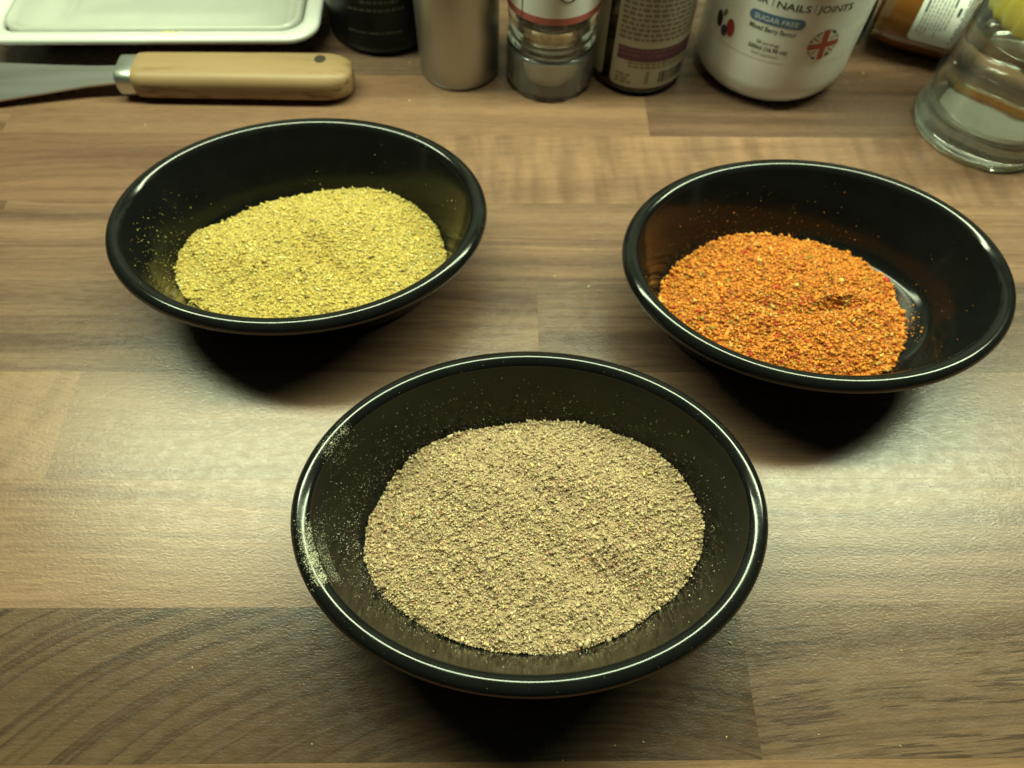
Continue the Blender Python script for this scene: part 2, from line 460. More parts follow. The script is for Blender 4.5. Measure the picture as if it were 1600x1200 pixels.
def heap(name, label, bowl, contact, zc, bumps, entries, base, n_grain, size, seed, long_bits=None, power=2.2, n_loose=0, loose_fn=None, rough_amp=1.0, thick=(0.35, 0.8), tilt=0.3):
    """contact: (angle in degrees, height) round the wall, with optional inset; bumps: (x, y, sx, sy, angle, height)"""
    rng = np.random.default_rng(seed)
    loc, ang = bowl[1], bowl[2]
    cd = sorted((a % 360, z, i) for a, z, i in contact)
    A = np.array([c[0] for c in cd]); Zc = np.array([c[1] for c in cd]); Ic = np.array([c[2] if c[2] > 0 else np.interp(c[1], ZP, IP) for c in cd])
    A = np.concatenate([A - 360, A, A + 360]); Zc = np.tile(Zc, 3); Ic = np.tile(Ic, 3)
    def wob(t, k):      # irregular edge
        return sum(math.sin(0) + np.sin(t * f + k * f * 1.7) * a for f, a in ((5, 0.5), (9, 0.4), (17, 0.35), (31, 0.3), (53, 0.25)))
    def edge(t):
        td = np.degrees(t) % 360
        z = np.interp(td, A, Zc)
        ins = np.interp(td, A, Ic)
        d = np.maximum(ins, np.interp(z, ZP, IP)) + 0.00030 + 0.00055 * wob(t, seed)
        c, s = np.cos(t), np.sin(t)
        nx, ny = c / BA, s / BB
        nn = np.hypot(nx, ny)
        return BA * c - d * nx / nn, BB * s - d * ny / nn, z
    ph = rng.uniform(0, 2 * PI, (24, 1)); kv = rng.normal(size=(24, 2))
    kv = kv / np.linalg.norm(kv, axis=1)[:, None] * np.geomspace(90, 4200, 24)[:, None]
    kk = np.geomspace(90, 4200, 24)
    amp = np.where(kk < 260, 0.00038, np.where(kk < 900, 0.00007, 0.00013)) * rough_amp
    def surf(rho, t):
        ex, ey, ez = edge(t)
        x, y = ex * rho, ey * rho
        z = ez * rho ** 1.2 + zc * (1 - rho ** 1.2)
        z = np.where(ez < zc, ez + (zc - ez) * (1 - rho ** power), z)
        nz = sum(amp[k] * np.sin(kv[k, 0] * x + kv[k, 1] * y + ph[k]) for k in range(24)) * 0.55
        z = z + nz * np.clip((1 - rho) * 12, 0.15, 1)
        for bx, by, sx, sy, a, h in bumps:
            dx, dy = x - bx, y - by
            u = dx * math.cos(a) + dy * math.sin(a); v = -dx * math.sin(a) + dy * math.cos(a)
            z = z + h * np.exp(-(u / sx) ** 2 - (v / sy) ** 2) * np.clip((1 - rho) * 8, 0, 1)
        return x, y, np.maximum(z, 0.0075)
    nr, nt = 80, 220
    V = [(0, 0, float(surf(np.array([0.0]), np.array([0.0]))[2][0]))]
    F = []
    T = np.arange(nt) * 2 * PI / nt
    for i in range(1, nr + 1):
        x, y, z = surf(np.full(nt, i / nr), T)
        V += list(zip(x.tolist(), y.tolist(), z.tolist()))
    for k in range(nt):
        F.append((0, 1 + k, 1 + (k + 1) % nt))
    for i in range(nr - 1):
        for k in range(nt):
            a, b2 = 1 + i * nt + k, 1 + i * nt + (k + 1) % nt
            F.append((a, a + nt, b2 + nt, b2))
    # close underneath so that the heap is a solid
    o0 = len(V)
    x, y, z = surf(np.full(nt, 1.0), T)
    V += [(a * 0.97, b2 * 0.97, 0.0075) for a, b2 in zip(x.tolist(), y.tolist())]
    last = 1 + (nr - 1) * nt
    for k in range(nt):
        F.append((last + k, o0 + k, o0 + (k + 1) % nt, last + (k + 1) % nt))
    F.append(tuple(o0 + k for k in reversed(range(nt))))
    root = mesh_obj('spice_heap', V, F, base, loc=loc)
    root.rotation_euler = (0, 0, ang)
    tag(root, label, 'ground spice', 'heaps of ground spice in the bowls')
    # grains lying on the heap
    rho = np.sqrt(rng.uniform(0, 1, n_grain)) * 1.006
    t = rng.uniform(0, 2 * PI, n_grain)
    x, y, z = surf(np.minimum(rho, 1), t)
    s = size[0] * np.exp(rng.normal(0, size[1], n_grain))
    s = np.clip(s, size[0] * 0.35, size[0] * 3.4)
    S = np.stack([s * rng.uniform(0.8, 1.5, n_grain), s * rng.uniform(0.6, 1.1, n_grain), s * rng.uniform(*thick, n_grain)], -1)
    P = np.stack([x, y, z + s * rng.uniform(-0.15, 0.75, n_grain)], -1)
    cols = palette(rng, n_grain, entries)
    # herbs and darker bits have gathered in the hollows
    hol = np.zeros(n_grain)
    for bx, by, sx, sy, a, h in bumps:
        if h < 0:
            dx, dy = x - bx, y - by
            u = dx * math.cos(a) + dy * math.sin(a); v = -dx * math.sin(a) + dy * math.cos(a)
            hol += np.exp(-(u / sx) ** 2 - (v / (sy * 1.3)) ** 2)
    pick = rng.uniform(0, 1, n_grain) < 0.55 * hol
    cols[pick] = palette(rng, int(pick.sum()), entries[2:5])
    grain_mesh('grains', P, S, cols, GM, root, rng, tilt=tilt)
    # crumbly edge where the heap meets the bowl
    ne = 2600
    te = rng.uniform(0, 2 * PI, ne); te = te + 0.03 * np.sin(te * 40 + seed)
    x, y, z = surf(np.minimum(rng.uniform(0.955, 1.0, ne), 1), te)
    se = size[0] * 1.25 * np.exp(rng.normal(0, 0.4, ne))
    S = np.stack([se * rng.uniform(0.8, 1.4, ne), se * rng.uniform(0.6, 1.1, ne), se * rng.uniform(0.5, 0.9, ne)], -1)
    shift = 1 + np.abs(rng.normal(0, 0.006, ne))
    P = np.stack([x * shift, y * shift, z + se * rng.uniform(0.2, 1.4, ne)], -1)
    grain_mesh('edge_grains', P, S, palette(rng, ne, entries[:3]), GM, root, rng)
    if long_bits:
        n2, ent2, s2 = long_bits
        rho = np.sqrt(rng.uniform(0, 1, n2)) * 0.98; t = rng.uniform(0, 2 * PI, n2)
        t = np.where((np.sin(t) > 0.1) & (rng.uniform(0, 1, n2) < 0.7), -t, t) if n2 < 2000 else t
        x, y, z = surf(rho, t)
        s = s2 * np.exp(rng.normal(0, 0.3, n2))
        S = np.stack([s * rng.uniform(1.0, 1.9, n2), s * rng.uniform(0.5, 0.9, n2), s * rng.uniform(0.12, 0.3, n2)], -1)
        P = np.stack([x, y, z + 0.0003 + s * 0.2], -1)
        grain_mesh('flakes', P, S, palette(rng, n2, ent2), GM, root, rng, tilt=0.25)
    # specks that stuck to the wall, rim and floor of the bowl
    if loose_fn:
        P, s, cols = loose_fn(rng)
        S = np.stack([s * rng.uniform(0.8, 1.4, len(s)), s * rng.uniform(0.6, 1.0, len(s)), s * rng.uniform(0.3, 0.7, len(s))], -1)
        grain_mesh('scattered_grains', P, S, cols, GM, root, rng)
    return root

def wall_pts(t, h):
    """points on the inner wall at ellipse angle t and height h"""
    d = np.interp(h, ZP, IP) + 0.0001
    c, s = np.cos(t), np.sin(t)
    nx, ny = c / BA, s / BB
    nn = np.hypot(nx, ny)
    return np.stack([BA * c - d * nx / nn, BB * s - d * ny / nn, h], -1)
def rim_pts(t, a):
    d = RT - RT * np.cos(a)
    z = BH - RT + RT * np.sin(a)
    c, s = np.cos(t), np.sin(t)
    nx, ny = c / BA, s / BB
    nn = np.hypot(nx, ny)
    return np.stack([BA * c - d * nx / nn, BB * s - d * ny / nn, z], -1)

BROWN = [(52, (0.555, 0.415, 0.235)), (18, (0.67, 0.52, 0.315)), (15, (0.38, 0.255, 0.15)), (5, (0.16, 0.105, 0.07)), (9, (0.50, 0.29, 0.20)), (3, (0.62, 0.50, 0.18)), (0.3, (0.5, 0.16, 0.07))]
def loose_brown(rng):
    n1 = 4200
    t = rng.uniform(0, 2 * PI, n1)
    left = np.exp(-((np.angle(np.exp(1j * (t - PI)))) / 0.9) ** 2)
    keep = rng.uniform(0, 1, n1) < 0.45 + 0.55 * left
    t = t[keep]
    h = 0.012 + (rng.beta(1.0, 1.9, len(t))) * 0.0283
    P = wall_pts(t, h)
    s = 0.00013 * np.exp(rng.normal(0, 0.45, len(t)))
    # smears of dust on the left of the rim
    cl = [(2.74, 0.05, 260), (2.62, 0.03, 100), (3.36, 0.07, 700), (3.50, 0.05, 900), (3.62, 0.022, 420)]
    Q, sq = [P], [s]
    for tc, sp, n in cl:
        tt = rng.normal(tc, sp, n); aa = rng.normal(2.1, 0.42, n)
        Q.append(rim_pts(tt, aa)); sq.append(0.00017 * np.exp(rng.normal(0, 0.4, n)))
        m = n // 2
        tt = rng.normal(tc, sp * 1.4, m)
        Q.append(wall_pts(tt, rng.uniform(0.034, 0.0405, m))); sq.append(0.00010 * np.exp(rng.normal(0, 0.4, m)))
    m = 160
    Q.append(rim_pts(rng.uniform(0, 2 * PI, m), rng.uniform(0.6, 2.6, m))); sq.append(0.00009 * np.exp(rng.normal(0, 0.4, m)))
    m = 60      # coarser crumbs at the left of the wall
    Q.append(wall_pts(rng.normal(3.25, 0.16, m), rng.uniform(0.012, 0.028, m))); sq.append(0.00026 * np.exp(rng.normal(0, 0.4, m)))
    P = np.concatenate(Q); s = np.concatenate(sq)
    return P, s, palette(rng, len(s), [(2, (0.56, 0.49, 0.34)), (2, (0.60, 0.56, 0.43))])
heap('brown', 'olive brown ground spice heaped in the nearest bowl', BOWLS[0],
     [(75, .0159, 0), (192, .0097, 0), (355, .0166, 0), (270, .0188, 0), (128, .0129, 0), (40, .018, 0), (234, .0135, 0), (312, .0140, 0), (103, .0127, 0), (156, .0082, 0), (213, .0122, 0), (332, .0164, 0), (288, .0190, 0), (251, .0175, 0), (15, .0175, 0)],
     0.0215, [(0.01, 0.012, 0.018, 0.004, -0.5, -0.0012), (0.03, -0.02, 0.012, 0.004, 0.3, -0.0008), (-0.03, 0.01, 0.02, 0.01, 0.2, 0.0008)],
     BROWN, powder_mat('brown_spice', (0.30, 0.205, 0.115), (0.52, 0.37, 0.21)), 64000, (0.00035, 0.52), 11, loose_fn=loose_brown, rough_amp=1.8, thick=(0.22, 0.55), tilt=0.5,
     long_bits=(2600, [(5, (0.60, 0.44, 0.25)), (3, (0.70, 0.56, 0.30)), (1.5, (0.36, 0.25, 0.14)), (0.8, (0.52, 0.30, 0.2))], 0.00055))

YELLOW = [(64, (0.64, 0.495, 0.135)), (16, (0.76, 0.61, 0.22)), (14, (0.56, 0.39, 0.095)), (2.5, (0.32, 0.22, 0.06)), (1, (0.14, 0.10, 0.05)), (4, (0.70, 0.45, 0.10)), (2, (0.82, 0.74, 0.46))]
def loose_yellow(rng):
    n1 = 420
    t = np.concatenate([rng.normal(3.25, 0.33, 300), rng.uniform(0, 2 * PI, 120)])
    P = wall_pts(t, 0.0095 + rng.beta(1.3, 1.8, n1) * 0.0305)
    s = 0.00017 * np.exp(rng.normal(0, 0.5, n1))
    m = 40
    P = np.concatenate([P, rim_pts(rng.uniform(0, 2 * PI, m), rng.uniform(0.8, 2.6, m))])
    s = np.concatenate([s, 0.00011 * np.exp(rng.normal(0, 0.4, m))])
    return P, s, palette(rng, len(s), YELLOW[:3])
heap('yellow', 'mustard yellow ground spice heaped in the far bowl below the wooden handle', BOWLS[1],
     [(190, .0111, 0), (154, .0120, 0), (134, .0085, 0), (119, .0085, 0), (103, .0092, 0), (90, .0108, 0), (72, .0129, 0), (55, .0139, 0), (36, .0113, 0), (16, .0096, 0), (2, .0092, 0), (214, .0135, 0), (220, .0115, 0), (240, .0135, 0), (270, .0145, 0), (300, .0145, 0), (330, .012, 0)],
     0.0185, [(0.002, 0.004, 0.013, 0.0045, -0.9, -0.0024), (0.012, -0.012, 0.02, 0.004, -0.6, -0.0018), (-0.012, -0.02, 0.012, 0.005, 0.1, -0.0014), (0.02, 0.02, 0.02, 0.012, 0, 0.0015), (-0.03, -0.003, 0.016, 0.012, 0, 0.0012)],
     YELLOW, powder_mat('yellow_spice', (0.52, 0.36, 0.07), (0.68, 0.49, 0.11)), 56000, (0.00037, 0.42), 23, loose_fn=loose_yellow,
     long_bits=(350, [(3, (0.74, 0.62, 0.24)), (2, (0.5, 0.36, 0.08)), (1, (0.16, 0.12, 0.05))], 0.0007), rough_amp=1.15, thick=(0.25, 0.5), tilt=0.22)

ORANGE = [(70, (0.66, 0.215, 0.027)), (13, (0.72, 0.28, 0.04)), (5, (0.72, 0.42, 0.10)), (6, (0.62, 0.18, 0.02)), (2.5, (0.28, 0.09, 0.018)), (5, (0.46, 0.045, 0.02)), (3, (0.30, 0.2, 0.03))]
def loose_orange(rng):
    # stray flakes on the bare floor at the right, and dust on the wall
    n1 = 120
    t = rng.normal(-0.05, 0.28, n1); rr = rng.uniform(0.0, 1.0, n1) ** 1.6
    ex, ey = np.cos(t) * (0.0575 + 0.011 * rr), np.sin(t) * (0.040 + 0.005 * rr)
    P = np.stack([ex, ey, np.full(n1, 0.0076)], -1)
    s = 0.00036 * np.exp(rng.normal(0, 0.45, n1))
    n2 = 420
    P2 = wall_pts(np.concatenate([rng.normal(1.9, 0.5, 260), rng.uniform(0, 2 * PI, 160)]), 0.0085 + rng.beta(1.1, 2.2, n2) * 0.0315)
    s2 = 0.00014 * np.exp(rng.normal(0, 0.5, n2))
    P = np.concatenate([P, P2]); s = np.concatenate([s, s2])
    return P, s, palette(rng, len(s), ORANGE[:4])
heap('orange', 'bright orange chilli powder with red flakes heaped in its bowl', BOWLS[2],
     [(177, .0082, 0), (150, .0079, 0), (131, .0084, 0), (112, .0104, 0), (97, .0098, 0), (84, .0088, 0), (67, .0079, 0), (51, .0077, 0.0256), (38, .0077, 0.0275), (31, .0077, 0.0300), (15, .0077, 0.0350), (0, .0077, 0.0350), (341, .0077, 0.0335), (327, .0077, 0.0295), (314, .0077, 0.0258), (306, .0085, 0), (295, .0100, 0), (270, .0125, 0), (240, .0140, 0), (205, .0130, 0)],
     0.0190, [(0.018, -0.001, 0.012, 0.0028, 0.25, 0.0028), (0.019, -0.0055, 0.013, 0.0030, 0.25, -0.0030), (0.030, -0.017, 0.013, 0.005, 0.4, -0.0016), (-0.015, -0.008, 0.012, 0.004, -0.2, -0.0015), (-0.005, 0.02, 0.025, 0.012, 0, 0.0012)],
     ORANGE, powder_mat('orange_spice', (0.50, 0.15, 0.018), (0.66, 0.215, 0.027)), 40000, (0.00054, 0.45), 37, loose_fn=loose_orange,
     long_bits=(1300, [(5, (0.76, 0.28, 0.03)), (3, (0.46, 0.06, 0.02)), (1.4, (0.74, 0.46, 0.12)), (1, (0.25, 0.05, 0.015)), (1, (0.6, 0.2, 0.1))], 0.00085), rough_amp=1.35, thick=(0.22, 0.45), tilt=0.22)

# ------------------------------------------------------------------ label tools
def on_cyl(name, polys, r, mat, parent, nseg=1.5, lift=0.0):
    """polys in (arc length, height), wrapped round a cylinder of radius r that faces -y at arc 0; each polygon is convex"""
    V, F = [], []
    for P in polys:
        P = [tuple(p) for p in P]
        b = len(V)
        for (u, z) in P:
            a = u / r
            V.append(((r + lift) * math.sin(a), -(r + lift) * math.cos(a), z))
        F.append(tuple(range(b, b + len(P))))
    return mesh_obj(name, V, F, mat, parent, smooth=False)

def strips(u0, u1, z0, z1, step=0.0015):
    n = max(1, int(math.ceil((u1 - u0) / step)))
    return [[(u0 + (u1 - u0) * k / n, z0), (u0 + (u1 - u0) * (k + 1) / n, z0), (u0 + (u1 - u0) * (k + 1) / n, z1), (u0 + (u1 - u0) * k / n, z1)] for k in range(n)]

def round_strips(u0, u1, z0, z1, rad, step=0.0008):
    out = []
    us = np.concatenate([u0 + rad * (1 - np.cos(np.linspace(0, PI / 2, 7))), np.arange(u0 + rad + step, u1 - rad, step), u1 - rad * (1 - np.sin(np.linspace(0, PI / 2, 7)))])
    def hz(u):
        d = 0
        if u < u0 + rad: d = rad - math.sqrt(max(0, rad * rad - (u0 + rad - u) ** 2))
        if u > u1 - rad: d = rad - math.sqrt(max(0, rad * rad - (u - u1 + rad) ** 2))
        return d
    for a, b in zip(us[:-1], us[1:]):
        out.append([(a, z0 + hz(a)), (b, z0 + hz(b)), (b, z1 - hz(b)), (a, z1 - hz(a))])
    return out

def disc_poly(cx, cz, ru, rz, n=28, rot=0):
    c, s = math.cos(rot), math.sin(rot)
    return [[(cx + ru * math.cos(t) * c - rz * math.sin(t) * s, cz + ru * math.cos(t) * s + rz * math.sin(t) * c) for t in np.linspace(0, 2 * PI, n, endpoint=False)]]

def text_mesh(txt, height, width=None, bold=0.0, spacing=1.0):
    cu = bpy.data.curves.new('lettering', 'FONT')
    cu.body = txt
    cu.size = 1.0
    cu.offset = bold
    cu.space_character = spacing
    cu.resolution_u = 3
    ob = bpy.data.objects.new('lettering', cu)
    COL.objects.link(ob)
    bpy.context.view_layer.update()
    me = bpy.data.meshes.new_from_object(ob.evaluated_get(bpy.context.evaluated_depsgraph_get()))
    V = [tuple(v.co)[:2] for v in me.vertices]
    F = [tuple(p.vertices) for p in me.polygons]
    bpy.data.objects.remove(ob); bpy.data.curves.remove(cu); bpy.data.meshes.remove(me)
    xs = [v[0] for v in V]; ys = [v[1] for v in V]
    sy = height / 0.73
    w = max(xs) - min(xs)
    sx = width / w if width else sy
    return [((v[0] - min(xs)) * sx, v[1] * sy) for v in V], F

def text_cyl(txt, u0, u1, z0, height, r, mat, parent, bold=0.0, spacing=1.0):
    V, F = text_mesh(txt, height, u1 - u0, bold, spacing)
    W3 = [(r * math.sin((u0 + u) / r), -r * math.cos((u0 + u) / r), z0 + z) for u, z in V]
    return mesh_obj('lettering', W3, F, mat, parent, smooth=False)

def word_lines(rng, u0, u1, z0, z1, pitch, hgt, ragged=0.15, step=0.0014, wmin=0.0015, wmax=0.0055, gap=0.0009):
    """rows of word-like bars for print too small to read"""
    out = []
    z = z1 - hgt
    while z > z0:
        u = u0
        end = u1 - rng.uniform(0, ragged) * (u1 - u0)
        while u < end:
            w = min(rng.uniform(wmin, wmax), end - u)
            if w > 0.0006: out += strips(u, u + w, z, z + hgt * rng.uniform(0.8, 1.05), step)
            u += w + gap
        z -= pitch
    return out

ink_dark = plain('dark_ink', (0.035, 0.045, 0.04), 0.5)
paper_white = plain('white_label_paper', (0.86, 0.87, 0.84), 0.45)

# ------------------------------------------------------------------ white serving dish
def rrect(w, d, r, n=10):
    """rounded rectangle outline, counter-clockwise, centred"""
    pts = []
    for cx, cy, a0 in ((w / 2 - r, -d / 2 + r, -PI / 2), (w / 2 - r, d / 2 - r, 0), (-w / 2 + r, d / 2 - r, PI / 2), (-w / 2 + r, -d / 2 + r, PI)):
        for k in range(n):
            a = a0 + (PI / 2) * k / (n - 1)
            pts.append((cx + r * math.cos(a), cy + r * math.sin(a)))
    return pts
def loft(rings, cap0=True, cap1=True):
    n = len(rings[0][0]); V, F = [], []
    for pts, z in rings:
        V += [(x, y, z) for x, y in pts]
    for i in range(len(rings) - 1):
        for k in range(n):
            k2 = (k + 1) % n
            F.append((i * n + k, i * n + k2, (i + 1) * n + k2, (i + 1) * n + k))
    if cap0: F.append(tuple(reversed(range(n))))
    if cap1: F.append(tuple((len(rings) - 1) * n + k for k in range(n)))
    return V, F
GLAZE = plain('white_glazed_ceramic', (0.70, 0.70, 0.67), 0.16, coat=0.5, wear=0.02)
DW, DD = 0.214, 0.150
dish = empty('serving_dish', (-0.2235, 0.4825, 0), R_(1.1))
tag(dish, 'white glazed rectangular dish behind the wooden handled spatula', 'dish')
rings = []
for ins, z, rad in ((0.030, 0.0, 0.012), (0.026, 0.001, 0.012), (0.022, 0.006, 0.013), (0.010, 0.0125, 0.016), (0.003, 0.0155, 0.018), (0.0006, 0.0175, 0.0185), (0.0, 0.0192, 0.019), (0.0008, 0.0206, 0.0185), (0.0025, 0.0212, 0.018), (0.0060, 0.0208, 0.016), (0.0100, 0.0198, 0.015), (0.0118, 0.0180, 0.0145), (0.0122, 0.0140, 0.0143)):
    rings.append((rrect(DW - 2 * ins, DD - 2 * ins, rad), z))
V, F = loft(rings, cap0=True, cap1=False)
mesh_obj('rim', V, F, GLAZE, dish)
rings = []
for ins, z, rad in ((0.0138, 0.0125, 0.0146), (0.0135, 0.0178, 0.0144), (0.0142, 0.0198, 0.0138), (0.0160, 0.0196, 0.013), (0.0185, 0.0160, 0.012), (0.0225, 0.0105, 0.012), (0.0275, 0.0070, 0.012), (0.034, 0.0058, 0.012), (0.040, 0.0060, 0.011), (0.044, 0.0078, 0.010), (0.049, 0.0082, 0.009), (0.055, 0.0070, 0.008)):
    rings.append((rrect(DW - 2 * ins, DD - 2 * ins, rad), z))
V, F = loft(rings, cap0=False, cap1=True)
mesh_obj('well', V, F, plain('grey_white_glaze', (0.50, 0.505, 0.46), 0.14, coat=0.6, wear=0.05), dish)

# ------------------------------------------------------------------ spatula
def steel(name, col=(0.55, 0.55, 0.52), rough=0.3, brush=(4, 900, 900)):
    t = NT(name)
    v = t.coords(scale=brush)
    f = t.noise(v, 1.0, 3)
    t.l(t.mix(f, tuple(c * 0.88 for c in col), tuple(min(1, c * 1.08) for c in col)), t.b.inputs['Base Color'])
    t.b.inputs['Metallic'].default_value = 1
    t.l(t.ramp(f, [(0.2, rough * 0.8), (0.8, rough * 1.2)]), t.b.inputs['Roughness'])
    t.l(t.bump(f, 0.06, 0.0002), t.b.inputs['Normal'])
    return t.m
spat = empty('spatula', (-0.2240, 0.3880, 0), R_(-0.3))
tag(spat, 'flat metal spatula with a pale beech handle lying before the dish', 'spatula')
def beech():
    t = NT('beech_wood')
    v = t.coords(scale=(14, 120, 120))
    f = t.noise(v, 1.0, 3, 0.6)
    col = t.mix(f, (0.25, 0.155, 0.073), (0.37, 0.24, 0.118))
    fl = t.ramp(t.noise(t.coords(scale=(70, 330, 330)), 1.0, 2), [(0.52, 0.0), (0.58, 1.0)])
    zone = t.ramp(t.noise(t.coords(scale=(8, 80, 80), loc=(2, 1, 0)), 1.0, 2), [(0.42, 0.0), (0.55, 1.0)])
    col = t.mix(t.math('MULTIPLY', t.math('MULTIPLY', fl, zone), 0.8), col, (0.15, 0.08, 0.03))
    t.l(col, t.b.inputs['Base Color'])
    t.b.inputs['Roughness'].default_value = 0.5
    t.l(t.bump(fl, -0.15, 0.0003), t.b.inputs['Normal'])
    return t.m
BEECH = beech()
def section(w, h, r, n=6):
    return rrect(w, h, r, n)
HZ = 0.0105
rings = []
LH = 0.1325
for s, k in ((0.0, 0.88), (0.0012, 0.95), (0.006, 0.98), (0.03, 1.0), (0.09, 1.03), (LH - 0.016, 1.03), (LH - 0.0115, 0.985), (LH - 0.0075, 0.90), (LH - 0.0045, 0.79), (LH - 0.0020, 0.62), (LH - 0.0007, 0.44), (LH - 0.0001, 0.26)):
    ring = section(0.0285 * k, 0.0178 * (0.35 + 0.65 * k), 0.0062 * k, 6)
    rings.append([(s, y, HZ + z) for y, z in ring])
n = len(rings[0]); V = [p for r in rings for p in r]; F = []
for i in range(len(rings) - 1):
    for k in range(n):
        k2 = (k + 1) % n
        F.append((i * n + k, i * n + k2, (i + 1) * n + k2, (i + 1) * n + k))
F.append(tuple(reversed(range(n)))); F.append(tuple((len(rings) - 1) * n + k for k in range(n)))
handle = mesh_obj('handle', V, F, BEECH, spat, sharp=50)
# hanging hole: a flat dark disc, the bore's shade put into its colour
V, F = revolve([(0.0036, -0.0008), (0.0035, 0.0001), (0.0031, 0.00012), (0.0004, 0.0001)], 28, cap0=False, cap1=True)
hole = mesh_obj('hanging_hole_shade', V, F, plain('bore_shade_paint', (0.035, 0.025, 0.014), 0.8), handle, loc=(0.1130, 0.0045, HZ + 0.00925))
# ferrule
rings = []
for s, k in ((-0.0105, 0.80), (-0.0100, 0.88), (-0.0092, 0.92), (-0.0012, 0.93), (0.0002, 0.92)):
    rings.append([(s, y, HZ + z) for y, z in rrect(0.0272 * k, 0.0178 * k, 0.0072 * k, 6)])
V = [p for r in rings for p in r]; F = []
for i in range(len(rings) - 1):
    for k in range(n):
        k2 = (k + 1) % n
        F.append((i * n + k, i * n + k2, (i + 1) * n + k2, (i + 1) * n + k))
F.append(tuple(reversed(range(n)))); F.append(tuple((len(rings) - 1) * n + k for k in range(n)))
mesh_obj('ferrule', V, F, steel('brushed_ferrule_steel', (0.66, 0.68, 0.64), 0.38), spat, sharp=50)
# blade
secs = [(-0.0095, 0.0100, -0.0062, 0.0092), (-0.030, 0.0105, -0.0085, 0.0082), (-0.055, 0.0130, -0.0135, 0.0066), (-0.085, 0.0165, -0.0195, 0.0050), (-0.115, 0.0200, -0.0240, 0.0034), (-0.150, 0.0225, -0.0265, 0.0016)]
V, F = [], []
for s, yt, yb, z in secs:
    V += [(s, yb, z - 0.0006), (s, yt, z - 0.0006), (s, yt, z + 0.0006), (s, yb, z + 0.0006)]
for i in range(len(secs) - 1):
    for k in range(4):
        k2 = (k + 1) % 4
        F.append((i * 4 + k2, i * 4 + k, (i + 1) * 4 + k, (i + 1) * 4 + k2))
F.append((0, 1, 2, 3)); e = (len(secs) - 1) * 4; F.append((e + 3, e + 2, e + 1, e))
mesh_obj('blade', V, F, steel('blade_steel', (0.55, 0.54, 0.53), 0.42, (3, 60, 60)), spat, smooth=True, sharp=30)

# ------------------------------------------------------------------ black bottle
bb = empty('black_bottle', (-0.078, 0.459, 0))
tag(bb, 'matt black round container with faint grey print behind the spatula handle', 'bottle')
prof = polyround([(0.0, 0.0), (0.0345, 0.0), (0.038, 0.0045), (0.038, 0.120), (0.030, 0.150), (0.014, 0.165), (0.014, 0.19), (0.0, 0.19)], [0, .002, .004, .02, .02, .004, .002, 0])
V, F = revolve([(max(r, 0.0004), z) for r, z in prof], 72)
mesh_obj('body', V, F, plain('black_bottle_plastic', (0.007, 0.0075, 0.007), 0.36, spec=0.25), bb, sharp=50)
rng = np.random.default_rng(5)
grey_ink = plain('faint_grey_ink', (0.075, 0.085, 0.075), 0.5)
polys = word_lines(rng, -0.0205, 0.0150, 0.0160, 0.0182, 0.01, 0.0014, 0.0, wmin=0.001, wmax=0.006, gap=0.0008)
polys += word_lines(rng, -0.0180, 0.0180, 0.0312, 0.0335, 0.01, 0.0018, 0.0, wmin=0.0012, wmax=0.004, gap=0.001)
polys += word_lines(rng, -0.0090, 0.0150, 0.0362, 0.0385, 0.01, 0.0018, 0.0, wmin=0.0012, wmax=0.004, gap=0.001)
on_cyl('printed_lines', polys, 0.03815, grey_ink, bb)

# ------------------------------------------------------------------ steel mill
ml = empty('steel_mill', (-0.0268, 0.4130, 0))
tag(ml, 'plain brushed steel cylinder standing beside the glass grinder', 'mill')
V, F = revolve(polyround([(0.0004, 0.0), (0.0245, 0.0), (0.0255, 0.003), (0.0258, 0.06), (0.0262, 0.15), (0.0004, 0.15)], [0, .001, .002, 0, .003, 0]), 72)
t = NT('brushed_mill_steel')
v = t.coords(scale=(700, 700, 5))
f = t.noise(v, 1.0, 3)
t.l(t.mix(f, (0.36, 0.365, 0.355), (0.46, 0.465, 0.45)), t.b.inputs['Base Color'])
t.b.inputs['Metallic'].default_value = 1
t.l(t.ramp(f, [(0.2, 0.34), (0.8, 0.46)]), t.b.inputs['Roughness'])
t.l(t.bump(f, 0.05, 0.0003), t.b.inputs['Normal'])
mesh_obj('body', V, F, t.m, ml, sharp=50)

# ------------------------------------------------------------------ glass grinder (standing on its clear cap)
gr = empty('spice_grinder', (0.0310, 0.4050, 0))
tag(gr, 'clear glass spice grinder with white and red label standing cap down', 'grinder')
GL = plain('clear_jar_glass', (0.93, 0.96, 0.93), 0.04, trans=1.0, ior=1.45, wear=0.01)
CAPM = plain('clear_cap_plastic', (0.90, 0.90, 0.86), 0.07, trans=0.93, ior=1.4, wear=0.02)
flute = lambda t_, z: 1 + 0.018 * (abs(math.sin(t_ * 9)) ** 4) * (1 if z < 0.022 else 0)
prof = polyround([(0.0004, 0.0), (0.0262, 0.0), (0.0276, 0.003), (0.0276, 0.0258), (0.0258, 0.0272), (0.0240, 0.0272), (0.0240, 0.0022), (0.0004, 0.0022)], [0, .001, .002, .001, .001, .0006, .001, 0], 5)
V, F = revolve(prof, 108, rfun=flute)
cap = mesh_obj('cap', V, F, CAPM, gr, sharp=50)
